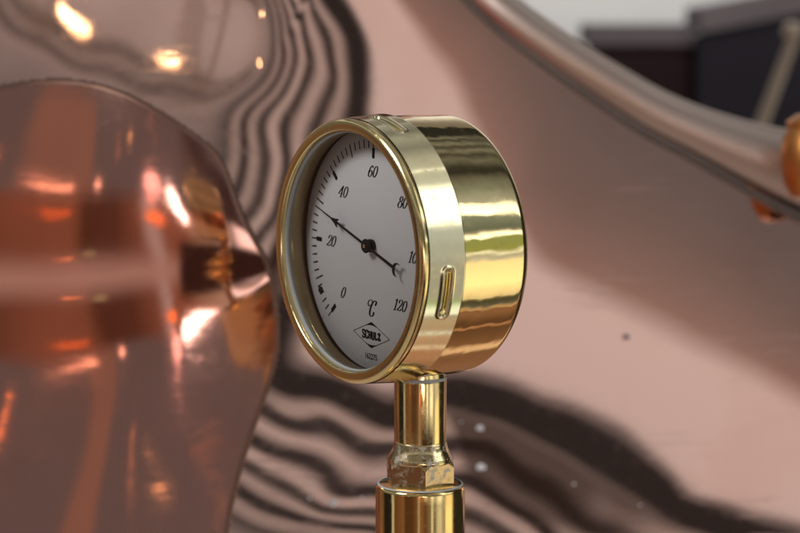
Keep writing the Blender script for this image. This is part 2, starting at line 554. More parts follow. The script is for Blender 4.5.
ptr = mesh_obj('pointer', V, F, M_HAND, thermo, smooth=False)
# the crescent at the tail opens outward
V = []; F = []
NC = 28
for i in range(NC + 1):
    q_ = math.radians(-108 + 216 * i / NC)
    o_ = (-20.4 + 2.35 * math.cos(q_), 2.55 * math.sin(q_)); i_ = (-21.3 + 2.1 * math.cos(q_ * .93), 2.4 * math.sin(q_ * .93))
    V += [hand(*o_, 2.97), hand(*i_, 2.97), hand(*i_, 2.53), hand(*o_, 2.53)]
for i in range(NC):
    for k in range(4): F.append((4 * i + k, 4 * i + (k + 1) % 4, 4 * i + 4 + (k + 1) % 4, 4 * i + 4 + k))
F += [(0, 1, 2, 3), (4 * NC, 4 * NC + 3, 4 * NC + 2, 4 * NC + 1)]
mesh_obj('crescent_tail', V, F, M_HAND, ptr, smooth=False)
c0 = dial(PX, PY, 0)
V, F = lathe([(.05, 2.3), (1.0, 2.5), (1.6, 2.4), (1.7, 1.1), (2.5, 1.1), (2.5, 2.5), (3.1, 2.7), (3.5, 2.4), (3.6, .9), (3.6, .01)], (c0, TV, UV, NV), 40)
mesh_obj('hub', V, F, M_HAND, ptr)
V, F = lathe([(3.6, .75), (3.95, .7), (4.1, .45), (4.1, .01)], (c0, TV, UV, NV), 24)
mesh_obj('pin', V, F, M_STEM, ptr)

# stem: rod, flare, six-sided nut, socket
SO = np.array([STX, STY, 0])
SFR = (SO, np.array([1.0, 0, 0]), np.array([0, 1.0, 0]), np.array([0, 0, 1.0]))
prof = [(-44, 9.75), (-50.4, 9.75), (-50.7, 9.82), (-51.2, 9.9), (-62, 9.9), (-73.8, 9.9), (-74.4, 9.8)]
V, F = lathe(prof, SFR, 120)
mesh_obj('stem', V, F, M_STEM, thermo, sharp=50)
V, F = lathe([(-74.3, 9.7), (-74.6, 10.05), (-75.4, 10.15), (-76.8, 10.5), (-78.4, 11.2), (-80.2, 12.2), (-81.4, 12.7), (-82.2, 12.4), (-82.4, 5)], SFR, 120)
mesh_obj('neck', V, F, M_NECK, thermo, sharp=50)
V, F = lathe([(-49.6, 9.6), (-49.6, 10.0), (-50.5, 10.05), (-50.8, 9.9), (-50.8, 9.6)], SFR, 80)
mesh_obj('solder_ring', V, F, M_SOLDER, thermo)
# nut: hexagon clipped by a cone at the top, so every flat has its arched chamfer
RH = 13.7
V = []; F = []
NS = 180; zs = [0, .15, .3, .45, .6, .75, .9, 1.0]
for i in range(NS):
    a = 2 * PI * i / NS
    ah = (math.degrees(a) - (-90 + 8) + 30) % 60 - 30        # a corner at every 60 degrees
    # distance to hexagon side in this direction
    rh = RH * math.cos(math.radians(30)) / math.cos(math.radians(30 - abs(ah)))
    ztop = -81.0 - max(0, (rh - 11.9)) * 1.6
    ring = [(11.7, -81.0), (rh - .35, ztop + .3), (rh, ztop)] + [(rh, ztop + (-92.2 - ztop) * q) for q in (.3, .6, .9)] + [(rh - .3, -92.2)]
    for r, z in ring: V.append(SO + np.array([r * math.cos(a), r * math.sin(a), z]))
m_ = 7
for i in range(NS):
    j = (i + 1) % NS
    for k in range(m_ - 1): F.append((i * m_ + k, j * m_ + k, j * m_ + k + 1, i * m_ + k + 1))
mesh_obj('hex_nut', V, F, M_NUT, thermo, sharp=25)
prof = [(-90.4, 10.0), (-90.8, 15.6), (-90.9, 15.75)] + [(-92.7 + 1.7 * math.sin(math.radians(a)), 15.4 + 1.7 * math.cos(math.radians(a))) for a in range(88, -1, -11)]
prof += [(-96, 17.05), (-110, 17.05), (-128, 17.05), (-129, 17.05), (-129, 24), (-129.5, 24.6), (-150, 24.6)]
V, F = lathe(prof, SFR, 160)
sock = mesh_obj('socket', V, F, M_SOCKET, thermo, sharp=50)
V, F = lathe([(-90.75, 15.55), (-90.65, 15.9), (-90.85, 16.25), (-91.15, 16.35)], SFR, 120)
mesh_obj('sealant', V, F, M_SOLDER, sock)

# ------------------------------------------------------------------ THE STILL
# The wall of the still is beaten copper. Its lean is worked out from how high above the horizon it mirrors
# the room at each place (control values below, in degrees), then integrated upward into a real surface.
CP = []; SHIFT = 12.0
def put(el, *pts):
    for p in pts: CP.append((p[0], p[1], el))
# brown side of the room
put(8.5, (620, 140), (800, 260), (560, 60), (900, 320))
put(10.5, (580, 170), (700, 240), (800, 310), (520, 60))
put(12.8, (520, 190), (600, 250), (470, 40), (700, 300), (800, 360))
put(14.9, (395, 0), (430, 50), (465, 110), (505, 190), (533, 262), (600, 300), (640, 320), (700, 352), (760, 380), (800, 402), (900, 450))
put(18, (370, 10), (400, 60), (425, 110), (480, 230), (520, 320), (560, 340), (640, 390), (700, 425), (780, 470), (900, 520))
put(20.9, (345, 0), (364, 37), (369, 75), (367, 110), (450, 371), (495, 378), (540, 397), (580, 410), (620, 428), (655, 460), (690, 497), (750, 515), (800, 527))
put(22.6, (331, 0), (353, 37), (358, 75), (356, 110), (282, 384), (333, 391), (367, 408), (393, 420), (470, 395), (540, 420), (600, 452), (660, 490), (720, 522))
put(24.4, (318, 0), (344, 40), (348, 75), (346, 110), (445, 408), (490, 421), (540, 445), (600, 480), (650, 512), (700, 535))
put(25.5, (339, 60), (341, 100), (272, 398), (320, 408), (360, 428), (392, 437), (470, 434), (554, 470), (620, 514))
put(27.2, (305, 0), (325, 40), (331, 75), (320, 112), (312, 125), (265, 415), (306, 429), (357, 446), (391, 455), (459, 444), (537, 490), (570, 512), (600, 535))
put(28.9, (297, 0), (315, 40), (318, 75), (303, 112), (297, 138), (258, 429), (298, 442), (350, 462), (390, 476), (470, 464), (520, 498), (560, 528))
put(30.5, (289, 0), (304, 40), (305, 75), (286, 112), (283, 143), (251, 444), (289, 456), (326, 477), (345, 492), (390, 499), (480, 490), (530, 522))
put(33.7, (281, 0), (292, 40), (291, 75), (267, 112), (262, 152), (244, 467), (271, 480), (299, 500), (323, 513), (390, 518), (490, 524))
put(36.9, (274, 0), (282, 40), (280, 75), (250, 112), (245, 160), (240, 494), (271, 510), (323, 523), (374, 530))
put(40.1, (268, 0), (275, 40), (270, 75), (232, 112), (228, 160), (236, 520), (280, 538))
put(43.9, (0, 7), (53, 50), (107, 71), (160, 86), (225, 95))
put(45.2, (14, 0), (71, 39), (125, 59), (178, 73), (230, 82))
put(42.7, (0, 40), (60, 75), (150, 108), (195, 118))
put(46.3, (170, 58), (90, 25))
put(47, (110, 15))
put(47.6, (200, 45), (150, 12))
put(48.4, (225, 42), (190, 5))
put(48.8, (230, 20))
put(48.6, (120, -40), (60, -60))
put(20.9, (305, -50))
put(24.4, (275, -50))
put(28.9, (252, -50))
put(33.7, (232, -50))
put(40.1, (210, -50))
put(46.2, (252, 5), (259, 35), (253, 62))
CP = np.array(CP, float); CP[:, 2] += SHIFT


def tps_fit(C, lam):
    X = C[:, :2] / 100; n_ = len(X)
    r2 = ((X[:, None] - X[None]) ** 2).sum(-1)
    K = .5 * r2 * np.log(r2 + 1e-12)
    K[np.arange(n_), np.arange(n_)] = lam
    Pm = np.c_[np.ones(n_), X]
    Amat = np.zeros((n_ + 3, n_ + 3)); Amat[:n_, :n_] = K; Amat[:n_, n_:] = Pm; Amat[n_:, :n_] = Pm.T
    s = np.linalg.solve(Amat, np.r_[C[:, 2], 0, 0, 0])
    return X, s


TX, TS = tps_fit(CP, .012)


def tps(px, py):
    sh = px.shape
    Q = np.stack([px.ravel(), py.ravel()], 1) / 100
    Q = np.clip(Q, [-.9, -.9], [9.2, 5.9])
    out = np.empty(len(Q))
    for i in range(0, len(Q), 20000):
        q = Q[i:i + 20000]
        r2 = ((q[:, None] - TX[None]) ** 2).sum(-1)
        out[i:i + 20000] = (.5 * r2 * np.log(r2 + 1e-12)) @ TS[:len(TX)] + TS[-3] + q @ TS[-2:]
    return out.reshape(sh)


ELMAX = 69; VISC = .2
GX = np.linspace(-310, 400, 592); GZ = np.linspace(-175, 195, 309)
XX, ZZ = np.meshgrid(GX, GZ)              # rows: z
dz = GZ[1] - GZ[0]; dx = GX[1] - GX[0]
# where the foot of the wall stands (it bulges towards the viewer around the middle)
Y0 = np.interp(GX, [-310, -200, -80, 20, 100, 200, 400], [158, 176, 212, 250, 257, 266, 300])
for _ in range(60): Y0 = np.convolve(np.pad(Y0, 12, 'reflect', reflect_type='odd'), np.ones(25) / 25, 'valid')
H = np.zeros(XX.shape); H[0] = Y0
for j in range(len(GZ) - 1):
    h = H[j]
    Pj = np.stack([GX, h, np.full_like(GX, GZ[j])], -1)
    v = Pj - CAM; v /= np.linalg.norm(v, axis=-1)[:, None]
    qx, qy = project(Pj)
    e_ = tps(qx, qy)
    e_ = e_ + (.20 * np.sin(qx / 13 + qy / 31) + .15 * np.sin(qy / 9.0 - qx / 17)) * np.clip((e_ - 36) / 2, 0, 1)
    s = np.sin(np.radians(np.clip(e_, 13, ELMAX)))
    hx = np.clip(np.gradient(h, dx), -.9, .9)
    lo = np.full(h.shape, -.3); hi = np.full(h.shape, 1.15)
    for b in range(24):                     # bisection: the reflection rises as the wall leans back
        mid = (lo + hi) / 2
        vn = v[:, 0] * hx - v[:, 1] + v[:, 2] * mid
        up = v[:, 2] - 2 * vn * mid / (1 + hx ** 2 + mid ** 2) < s
        lo = np.where(up, mid, lo); hi = np.where(up, hi, mid)
    hz = (lo + hi) / 2
    hp = np.pad(h, 1, 'reflect', reflect_type='odd')
    H[j + 1] = h + dz * hz + VISC * (hp[2:] - 2 * h + hp[:-2])
P = np.stack([XX, H, ZZ], -1)
px, py = project(P)


def surf_y(x, z):
    i = np.clip((x - GX[0]) / dx, 0, len(GX) - 1.001); j = np.clip((z - GZ[0]) / dz, 0, len(GZ) - 1.001)
    i0, j0 = int(i), int(j); a, b = i - i0, j - j0
    return (H[j0, i0] * (1 - a) + H[j0, i0 + 1] * a) * (1 - b) + (H[j0 + 1, i0] * (1 - a) + H[j0 + 1, i0 + 1] * a) * b


def on_surf(qx, qy):
    y = 280.0
    for _ in range(40):
        p = at_depth(qx, qy, y); y = .5 * y + .5 * surf_y(p[0], p[2])
    return at_depth(qx, qy, y)


RIMC = [(430, -70, 22), (470, -22, 23), (508, 14, 24), (560, 52, 25), (612, 86, 27), (655, 112, 29), (700, 133, 32), (750, 154, 40), (800, 172, 50), (870, 195, 60), (940, 212, 66)]
rc = np.array(RIMC, float)
still = empty('copper_still', (60, 260, -175), 'large polished copper still wall with a rolled rim behind the thermometer', 'still')
lim = np.interp(px, rc[:, 0], rc[:, 1], left=-400)
keep = py > lim - 4
idx = -np.ones(H.shape, int); idx[keep] = np.arange(keep.sum())
q = np.stack([idx[:-1, :-1], idx[:-1, 1:], idx[1:, 1:], idx[1:, :-1]], -1).reshape(-1, 4)
q = q[(q >= 0).all(1)]
wall = mesh_obj('still_wall', P[keep], q.tolist(), M_COPPER, still, sharp=0)
sm = wall.modifiers.new('sheet_thickness', 'SOLIDIFY'); sm.thickness = .0015; sm.offset = 0
nrm = np.array([p.normal for p in wall.data.polygons]).mean(0)
sm.offset = 1 if nrm[1] > 0 else -1

# rolled rim: a tube that follows the upper edge of the wall and opens out to the right
cl = catmull([tuple(r) for r in RIMC], 8)
C3 = []; RR = []
for a, b, r in cl:
    p = on_surf(min(max(a, -100), 880), max(b, -100)) if b > -60 and a < 880 else None
    C3.append(p); RR.append(r)
good = [i for i, p in enumerate(C3) if p is not None]
Ys = np.interp(range(len(C3)), good, [C3[i][1] for i in good])
Ys = np.convolve(np.pad(Ys, 6, 'edge'), np.ones(13) / 13, 'valid')
C3 = np.array([at_depth(cl[i][0], cl[i][1], Ys[i] + 4) for i in range(len(C3))]); RR = np.array(RR) / SCL * 1.12
Tn = np.gradient(C3, axis=0); Tn /= np.linalg.norm(Tn, axis=1)[:, None]
V = []; F = []; NR = 40
for i in range(len(C3)):
    e1 = np.cross(Tn[i], [0, 1.0, 0]); e1 /= np.linalg.norm(e1); e2 = np.cross(Tn[i], e1)
    for k in range(NR):
        a = 2 * PI * k / NR; V.append(C3[i] + RR[i] * (e1 * math.cos(a) + e2 * math.sin(a) * .8))
for i in range(len(C3) - 1):
    for k in range(NR):
        F.append((i * NR + k, (i + 1) * NR + k, (i + 1) * NR + (k + 1) % NR, i * NR + (k + 1) % NR))
mesh_obj('rim', V, F, M_RIM, still)
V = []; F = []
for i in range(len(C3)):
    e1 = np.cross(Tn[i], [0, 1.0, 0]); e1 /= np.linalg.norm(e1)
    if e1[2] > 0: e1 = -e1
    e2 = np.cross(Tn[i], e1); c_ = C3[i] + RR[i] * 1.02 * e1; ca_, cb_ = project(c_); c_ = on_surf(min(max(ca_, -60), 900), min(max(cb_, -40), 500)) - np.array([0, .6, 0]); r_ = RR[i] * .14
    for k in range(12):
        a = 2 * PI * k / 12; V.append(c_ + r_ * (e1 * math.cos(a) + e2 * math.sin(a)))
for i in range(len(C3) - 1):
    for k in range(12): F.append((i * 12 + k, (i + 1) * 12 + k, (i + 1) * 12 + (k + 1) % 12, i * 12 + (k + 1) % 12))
mesh_obj('crease_strip', V, F, M_CREASE, still)  # dark strip laid along the crease under the rim to darken it


def blob(name, qx, qy, rx, ry, mat, h=.5):
    c = on_surf(qx, qy)
    e = .8
    gx = (surf_y(c[0] + e, c[2]) - surf_y(c[0] - e, c[2])) / (2 * e); gz = (surf_y(c[0], c[2] + e) - surf_y(c[0], c[2] - e)) / (2 * e)
    N = np.array([gx, -1, gz]); N /= np.linalg.norm(N)
    ax = np.cross(N, [0, 0, 1.0]); ax /= np.linalg.norm(ax); ay = np.cross(ax, N)
    V = [c + N * h]; F = []
    n_ = 18
    for rr, hh in ((.6, .75), (.9, .35), (1.0, -.02)):
        for i in range(n_):
            a = 2 * PI * i / n_; w_ = 1 + .12 * math.sin(3 * a + qx)
            V.append(c + ax * rx * rr * w_ * math.cos(a) + ay * ry * rr * w_ * math.sin(a) + N * h * hh)
    for i in range(n_):
        j = (i + 1) % n_
        F.append((0, 1 + i, 1 + j))
        for k in range(2): F.append((1 + k * n_ + i, 1 + k * n_ + j, 1 + (k + 1) * n_ + j, 1 + (k + 1) * n_ + i))
    return mesh_obj(name, V, F, mat, wall)


for (a, b, r, t) in [(480, 428, 1.5, 1.1), (481, 467, 1.9, 1.35), (333, 503, 1.9, 1.25), (312, 483, .75, .55), (309, 498, .6, .85), (362, 498, .6, .8), (314, 439, .55, .5),
                     (376, 472, .7, .4), (461, 422, .6, .4), (574, 484, .7, .5), (640, 505, .5, .4), (293, 468, .35, .3)]:
    blob('water_spot', a, b, r * 1.25, t * 1.25, M_SPOT)
blob('dark_spot', 626, 337, 1.9, 1.4, M_DARKSPOT, .25)

# ------------------------------------------------------------------ THE REFLECTED VESSEL ON THE LEFT
# A reflection in the still, built as a solid bulging body with a pinched waist. Its lean follows the waist: up-facing shoulders, an overhung crease,
# and a lower body; the sides roll back to meet the still behind.
EDGE = np.array([(-160, 118), (-100, 100), (-40, 92), (0, 86), (40, 80), (80, 81), (120, 91), (160, 111), (196, 135), (216, 152), (227, 170), (235, 192), (245, 217), (258, 243), (268, 262), (274, 285), (279, 320),
                 (279, 350), (269, 388), (256, 424), (244, 462), (234, 500), (227, 540), (222, 600), (220, 700)], float)
EC = catmull([tuple(p) for p in EDGE], 6)
poly = np.vstack([EC, [(-400, 700), (-400, 118)]])


def edge_dist(qx, qy):
    """signed picture distance to the edge of the vessel (positive inside)"""
    P0 = EC[:-1]; P1 = EC[1:]; dv = P1 - P0; L2 = (dv ** 2).sum(1)
    best = np.full(qx.shape, 1e9)
    for p, d_, l2 in zip(P0, dv, L2):
        t = np.clip(((qx - p[0]) * d_[0] + (qy - p[1]) * d_[1]) / l2, 0, 1)
        best = np.minimum(best, np.hypot(qx - p[0] - t * d_[0], qy - p[1] - t * d_[1]))
    ins = np.zeros(qx.shape, bool); n_ = len(poly); j = n_ - 1
    for i in range(n_):
        (xi, yi), (xj, yj) = poly[i], poly[j]
        if yi != yj: ins ^= ((yi > qy) != (yj > qy)) & (qx < (xj - xi) * (qy - yi) / (yj - yi) + xi)
        j = i
    return np.where(ins, best, -best)


def el_vessel(qx, qy):
    yc = np.interp(qx, [-100, 60, 180, 275], [282, 280, 271, 264])
    sx_ = np.interp(qx, [-100, 90, 180, 230, 262, 275, 300], [1.05, 1.0, .80, .52, .25, .16, .12])
    u = (qy - yc) / sx_
    up_ = np.interp(-u, [0, 12, 32, 62, 84, 100, 125, 150, 175, 195, 230], [-40, -32, -17, -6, 1, 6, 10, 14, 17, 18.5, 19])
    lo_ = np.interp(u, [0, 12, 30, 58, 78, 95, 120, 180, 260, 400], [-40, -32, -17, -6, 1, 6, 8.5, 11.5, 15.5, 18])
    e_ = np.where(u < 0, up_, lo_)
    # the hammered sheet is never quite even
    return e_ + 1.1 * np.sin(qx / 23 + qy / 41) + .8 * np.sin(qy / 12.0 - qx / 37) * np.clip((qy - 330) / 60, 0, 1)


VGX = np.linspace(-262, -18, 326); VGZ = np.linspace(-165, 120, 380)
vdx = VGX[1] - VGX[0]; vdz = VGZ[1] - VGZ[0]
bx = np.interp(VGX, [-262, -169, -79, -46, -18], [-.52, -.45, .02, .10, .15])
VH = np.zeros((len(VGZ), len(VGX))); VH[0] = np.cumsum(bx) * vdx
VH[0] += 138 - VH[0].min()
for j in range(len(VGZ) - 1):
    h = VH[j]
    Pj = np.stack([VGX, h, np.full_like(VGX, VGZ[j])], -1)
    v = Pj - CAM; v /= np.linalg.norm(v, axis=-1)[:, None]
    qx, qy = project(Pj)
    tgt = np.sin(np.radians(el_vessel(qx, qy)))
    hx = np.clip(np.gradient(h, vdx), -.9, .9)
    lo = np.full(h.shape, -.6); hi = np.full(h.shape, 1.1)
    for b in range(24):
        mid = (lo + hi) / 2
        vn = v[:, 0] * hx - v[:, 1] + v[:, 2] * mid
        up = v[:, 2] - 2 * vn * mid / (1 + hx ** 2 + mid ** 2) < tgt
        lo = np.where(up, mid, lo); hi = np.where(up, hi, mid)
    hp = np.pad(h, 2, 'reflect', reflect_type='odd')
    VH[j + 1] = h + vdz * (lo + hi) / 2 + .2 * (hp[3:-1] - 2 * h + hp[1:-3])
VXX, VZZ = np.meshgrid(VGX, VGZ)
VP = np.stack([VXX, VH, VZZ], -1)
qx, qy = project(VP)
ed = edge_dist(qx, qy)
VP[..., 1] += .6 * np.clip((3 - ed) / 3, 0, 2.0) ** 3
keep = ed > -2.0
idx = -np.ones(keep.shape, int); idx[keep] = np.arange(keep.sum())
q = np.stack([idx[:-1, :-1], idx[:-1, 1:], idx[1:, 1:], idx[1:, :-1]], -1).reshape(-1, 4)
q = q[(q >= 0).all(1)]
vessel = mesh_obj('vessel_reflection', VP[keep], q.tolist(), M_COPPER2, None, sharp=0)
tag(vessel, 'redder bulging copper reflection with a pinched waist, built as a solid vessel, blurred at the left of the thermometer', 'vessel')
M_EDGE_SHADE = plain('edge_shade_copper', (.16, .085, .06), .45, .7, var=.3)  # soft edge shade put into the colour of the outermost faces
vessel.data.materials.append(M_EDGE_SHADE)
kq = ed[keep]
mi = np.array([1 if kq[f].mean() < 4.5 else 0 for f in q], dtype=np.int32)
vessel.data.polygons.foreach_set('material_index', mi)
md = vessel.modifiers.new('sheet_thickness', 'SOLIDIFY'); md.thickness = .0006; md.material_offset_rim = 1
md.offset = 1 if np.array([p.normal for p in vessel.data.polygons]).mean(0)[1] > 0 else -1


def vessel_dir(a, b):
    """where the vessel mirrors the room at a picture point"""
    k = np.argmin((qx - a) ** 2 + (qy - b) ** 2); j, i = np.unravel_index(k, qx.shape)
    j = min(max(j, 1), len(VGZ) - 2); i = min(max(i, 1), len(VGX) - 2)
    gx = (VP[j, i + 1, 1] - VP[j, i - 1, 1]) / (2 * vdx); gz = (VP[j + 1, i, 1] - VP[j - 1, i, 1]) / (2 * vdz)
    N = np.array([gx, -1, gz]); N /= np.linalg.norm(N); v = VP[j, i] - CAM; v /= np.linalg.norm(v)
    return v - 2 * (v @ N) * N

# ------------------------------------------------------------------ BACKGROUND BEYOND THE RIM
def box(name, x0, x1, y0, y1, z0, z1, mat, parent=None):
    V = [(x, y, z) for x in (x0, x1) for y in (y0, y1) for z in (z0, z1)]
    F = [(0, 1, 3, 2), (4, 6, 7, 5), (0, 4, 5, 1), (2, 3, 7, 6), (0, 2, 6, 4), (1, 5, 7, 3)]
    return mesh_obj(name, V, F, mat, parent, smooth=False)


M_WALL = plain('grey_plaster', (.62, .62, .61), .8, var=.05, scale=3)
M_DARK = plain('dark_timber', (.018, .009, .010), .9, var=.3, scale=12, spec=.1)
M_DARK2 = plain('blue_grey_panel', (.016, .014, .019), .9, var=.2, scale=12, spec=.1)
wl = box('wall', -900, 1500, 1500, 1560, -400, 1200, M_WALL); tag(wl, 'pale grey plaster wall far behind the still', 'wall')
kitchen = empty('dark_cabinet', (560, 1300, -400), 'tall dark timber cabinet blurred in front of the pale grey wall', 'cabinet')
def bgp(a, b, y): return at_depth(a, b, y)
p0 = bgp(596, 46, 1300); p1 = bgp(690, 38, 1300); p2 = bgp(830, 8, 1300)
box('carcass', p0[0], p1[0], 1300, 1400, -400, p0[2], M_DARK, kitchen)
V = [(x, y, z) for x, zt in ((p1[0] + 6, p1[2]), (p2[0], p2[2])) for y in (1280, 1390) for z in (-400, zt)]
mesh_obj('door', V, [(0, 1, 3, 2), (4, 6, 7, 5), (0, 4, 5, 1), (2, 3, 7, 6), (0, 2, 6, 4), (1, 5, 7, 3)], M_DARK2, kitchen, smooth=False)

M_MID = plain('weathered_cornice', (.10, .085, .088), .9, var=.3, scale=12, spec=.1)
box('cornice', p0[0] - 8, p1[0] + 3, 1296, 1401, p0[2] + 1, p0[2] + 20, M_MID, kitchen)
V = [(x, y, z) for x, zt in ((p1[0] + 7, p1[2] + 4), (p2[0], p2[2])) for y in (1276, 1391) for z in (zt + 1, zt + 24)]
mesh_obj('cornice', V, [(0, 1, 3, 2), (4, 6, 7, 5), (0, 4, 5, 1), (2, 3, 7, 6), (0, 2, 6, 4), (1, 5, 7, 3)], M_MID, kitchen, smooth=False)

# brass lever with a round knob and an amber copper fitting at the right edge
M_CREAM = plain('cream_paint', (.36, .29, .22), .5)
M_AMBER = brass('amber_brass', (.62, .27, .08), .38, None, .02, .2)
YL = 900
lever = empty('valve_lever', tuple(at_depth(770, 125, YL)), 'pale slanting lever with a round knob beyond the rim, blurred at the right edge', 'lever')
b0 = bgp(760, 128, YL); b1 = bgp(799, 24, YL)
ax = b1 - b0; Ln = np.linalg.norm(ax); ax /= Ln
e1 = np.cross(ax, [0, 1.0, 0]); e1 /= np.linalg.norm(e1)
V, F = lathe([(-16, 5.2), (Ln * .3, 4.8), (Ln, 4.2), (Ln + 1, .01)], (b0, e1, np.cross(ax, e1), ax), 24); mesh_obj('handle', V, F, M_CREAM, lever)
kc = bgp(791, 31, YL - 8)
V, F = lathe([(-7 * math.cos(a), 7 * math.sin(a) + .01) for a in [PI * i / 16 for i in range(17)]], (kc, CR, np.array([0, 1.0, 0]), np.array([0, 0, 1.0])), 24)
mesh_obj('knob', V, F, M_CREAM, lever)
cap = empty('copper_pot', tuple(bgp(812, 190, 300)), 'small amber copper pot in front of the still rim at the right edge, blurred', 'pot')
fc = bgp(814, 150, 290)
V, F = lathe([(-24, 6), (-23, 11), (-17, 14.5), (-4, 16.5), (6, 15.5), (12, 12.5)], (fc, CR, np.array([0, 1.0, 0]), np.array([0, 0, 1.0])), 40)
mesh_obj('pot_body', V, F, M_AMBER, cap)
V, F = lathe([(11.5, 12.8), (12.5, 14), (14, 14), (15, 12.5), (17.5, 9), (18.5, 4), (18.6, .01)], (fc, CR, np.array([0, 1.0, 0]), np.array([0, 0, 1.0])), 40)
mesh_obj('pot_lid', V, F, M_AMBER, cap)

# ------------------------------------------------------------------ the light of the brew hall (world) and its windows, plus added fill lamps
w = bpy.data.worlds.new('World'); SC.world = w; w.use_nodes = True
nt = NT(w.node_tree); bg = w.node_tree.nodes['Background']
D = nt.n('ShaderNodeTexCoord').outputs['Generated']
sx = nt.n('ShaderNodeSeparateXYZ'); nt.l(D, sx.inputs[0]); X_, Y_, Z_ = sx.outputs
DEG = 180 / PI
el = nt.m('MULTIPLY', nt.m('ARCSINE', Z_), DEG)
az = nt.m('MULTIPLY', nt.m('ARCTAN2', X_, nt.m('MULTIPLY', Y_, -1)), DEG)
AX = tuple(-NV); BT = tuple(T0)
Ac = nt.dot(D, AX)
Bang = nt.m('MULTIPLY', nt.m('ARCTAN2', Z_, nt.dot(D, BT)), DEG)
K = 4.0
def g(v, tint=(1, 1, 1)): return tuple(v * t / K for t in tint)
f_el = nt.m('DIVIDE', nt.m('ADD', el, 90), 180)
E_ = lambda e: (e + (SHIFT if 5 < e < 60 else 0) + 90) / 180
LT = .61; DK = .026
back = [(E_(0), g(.14)), (E_(8), g(.135, (.98, 1, 1.02))), (E_(11), g(.16, (1.08, 1, .95))), (E_(14.3), g(.235, (1.2, .95, .86))), (E_(15.2), g(LT)), (E_(20.3), g(LT * .95)), (E_(21.3), g(DK)), (E_(24.2), g(DK))]
lt2 = .42
for k, (a, b) in enumerate([(25.1, 26.0), (28.4, 29.2), (31.6, 32.4), (34.8, 35.6), (38.0, 38.8)]):
    v = [.34, .45, .42, .36, .30][k]
    back += [(E_(a), g(v, (1, .97, .94))), (E_(b), g(v, (1, .97, .94))), (E_(b + .7), g(DK * 1.4)), (E_(b + 1.75), g(DK * 1.4))]
back = back[:-2] + [(E_(40.0), g(.07)), (E_(43), g(.26)), ]
R_back = nt.ramp(f_el, back)
dim = nt.m('MULTIPLY', nt.m('MULTIPLY', nt.smooth(az, 8, 12), nt.smooth(az, 24.5, 19.5)), nt.smooth(el, SHIFT + 24.0, SHIFT + 25.2))
R_back = nt.mix(nt.m('MULTIPLY', dim, .80), R_back, (.022 / K, .017 / K, .014 / K))
back2 = [(E_(42.8), g(.26, (1, .96, .92))), (E_(43.4), g(.27, (1, .96, .92))), (E_(46), g(.32, (1, .97, .94))), (E_(48.5), g(.40)), (E_(59.9), g(.34)), (E_(78), g(.12)), (E_(82), g(.28)), (E_(90), g(.25))]
R_back2 = nt.ramp(f_el, back2)
def line(e, w_): return nt.m('SUBTRACT', 1.0, nt.smooth(nt.m('ABSOLUTE', nt.m('SUBTRACT', el, e + SHIFT)), w_ * .4, w_))
pipes = nt.m('MULTIPLY', nt.m('MAXIMUM', line(43.9, .6), line(45.2, .55)), nt.smooth(az, -50, -38))
R_back2 = nt.mix(nt.m('MULTIPLY', pipes, .68), R_back2, (.03 / K, .028 / K, .025 / K))
upper = nt.mix(nt.smooth(el, SHIFT + 42.85, SHIFT + 42.95), R_back, R_back2)
# low ring of the hall
f_az = nt.m('DIVIDE', nt.m('ADD', az, 180), 360)
Z2 = lambda a: (a + 180) / 360
cop = (1.25, .62, .38)
low = [(Z2(-180), g(.18, cop)), (Z2(-115), g(.20, cop)), (Z2(-104), g(.015)), (Z2(-80), g(.02)), (Z2(-77), g(.55)), (Z2(-73), g(.55)), (Z2(-69), g(.10, cop)), (Z2(-44), g(.19, cop)), (Z2(-38), g(.07, cop)), (Z2(-20), g(.08, cop)),
       (Z2(-8), g(.16, cop)), (Z2(-4), g(.5)), (Z2(0), g(.20, cop)), (Z2(14), g(.22, cop)), (Z2(20), g(.38, (1, .8, .55))), (Z2(27), g(.5, (1, .9, .7))), (Z2(28.5), g(1.7)), (Z2(33), g(1.7)), (Z2(34.5), g(.4, (1, .9, .7))), (Z2(38), g(.35)), (Z2(46), g(1.6)), (Z2(66), g(1.9)), (Z2(78), g(.5)), (Z2(92), g(.02)), (Z2(150), g(.03)), (Z2(165), g(.3, cop)), (Z2(180), g(.25, cop))]
R_low = nt.ramp(f_az, low)
floor_c = nt.mix(nt.smooth(el, -14, -45), R_low, (.42 / K, .34 / K, .30 / K))
low_up = nt.mix(nt.smooth(az, 18, 42), upper, (.05 / K, .04 / K, .035 / K))
low_up = nt.mix(nt.m('MULTIPLY', nt.smooth(az, -50, -46), nt.smooth(az, -33, -37)), low_up, (.25 / K, .17 / K, .13 / K))
upper = nt.mix(nt.smooth(el, 16, 19), low_up, upper)
floor_c = nt.mix(nt.m('MULTIPLY', nt.smooth(az, 2, 13), nt.smooth(el, -9, -18)), floor_c, (.035 / K, .02 / K, .016 / K))
hall = nt.mix(nt.smooth(el, -2, 4), floor_c, upper)
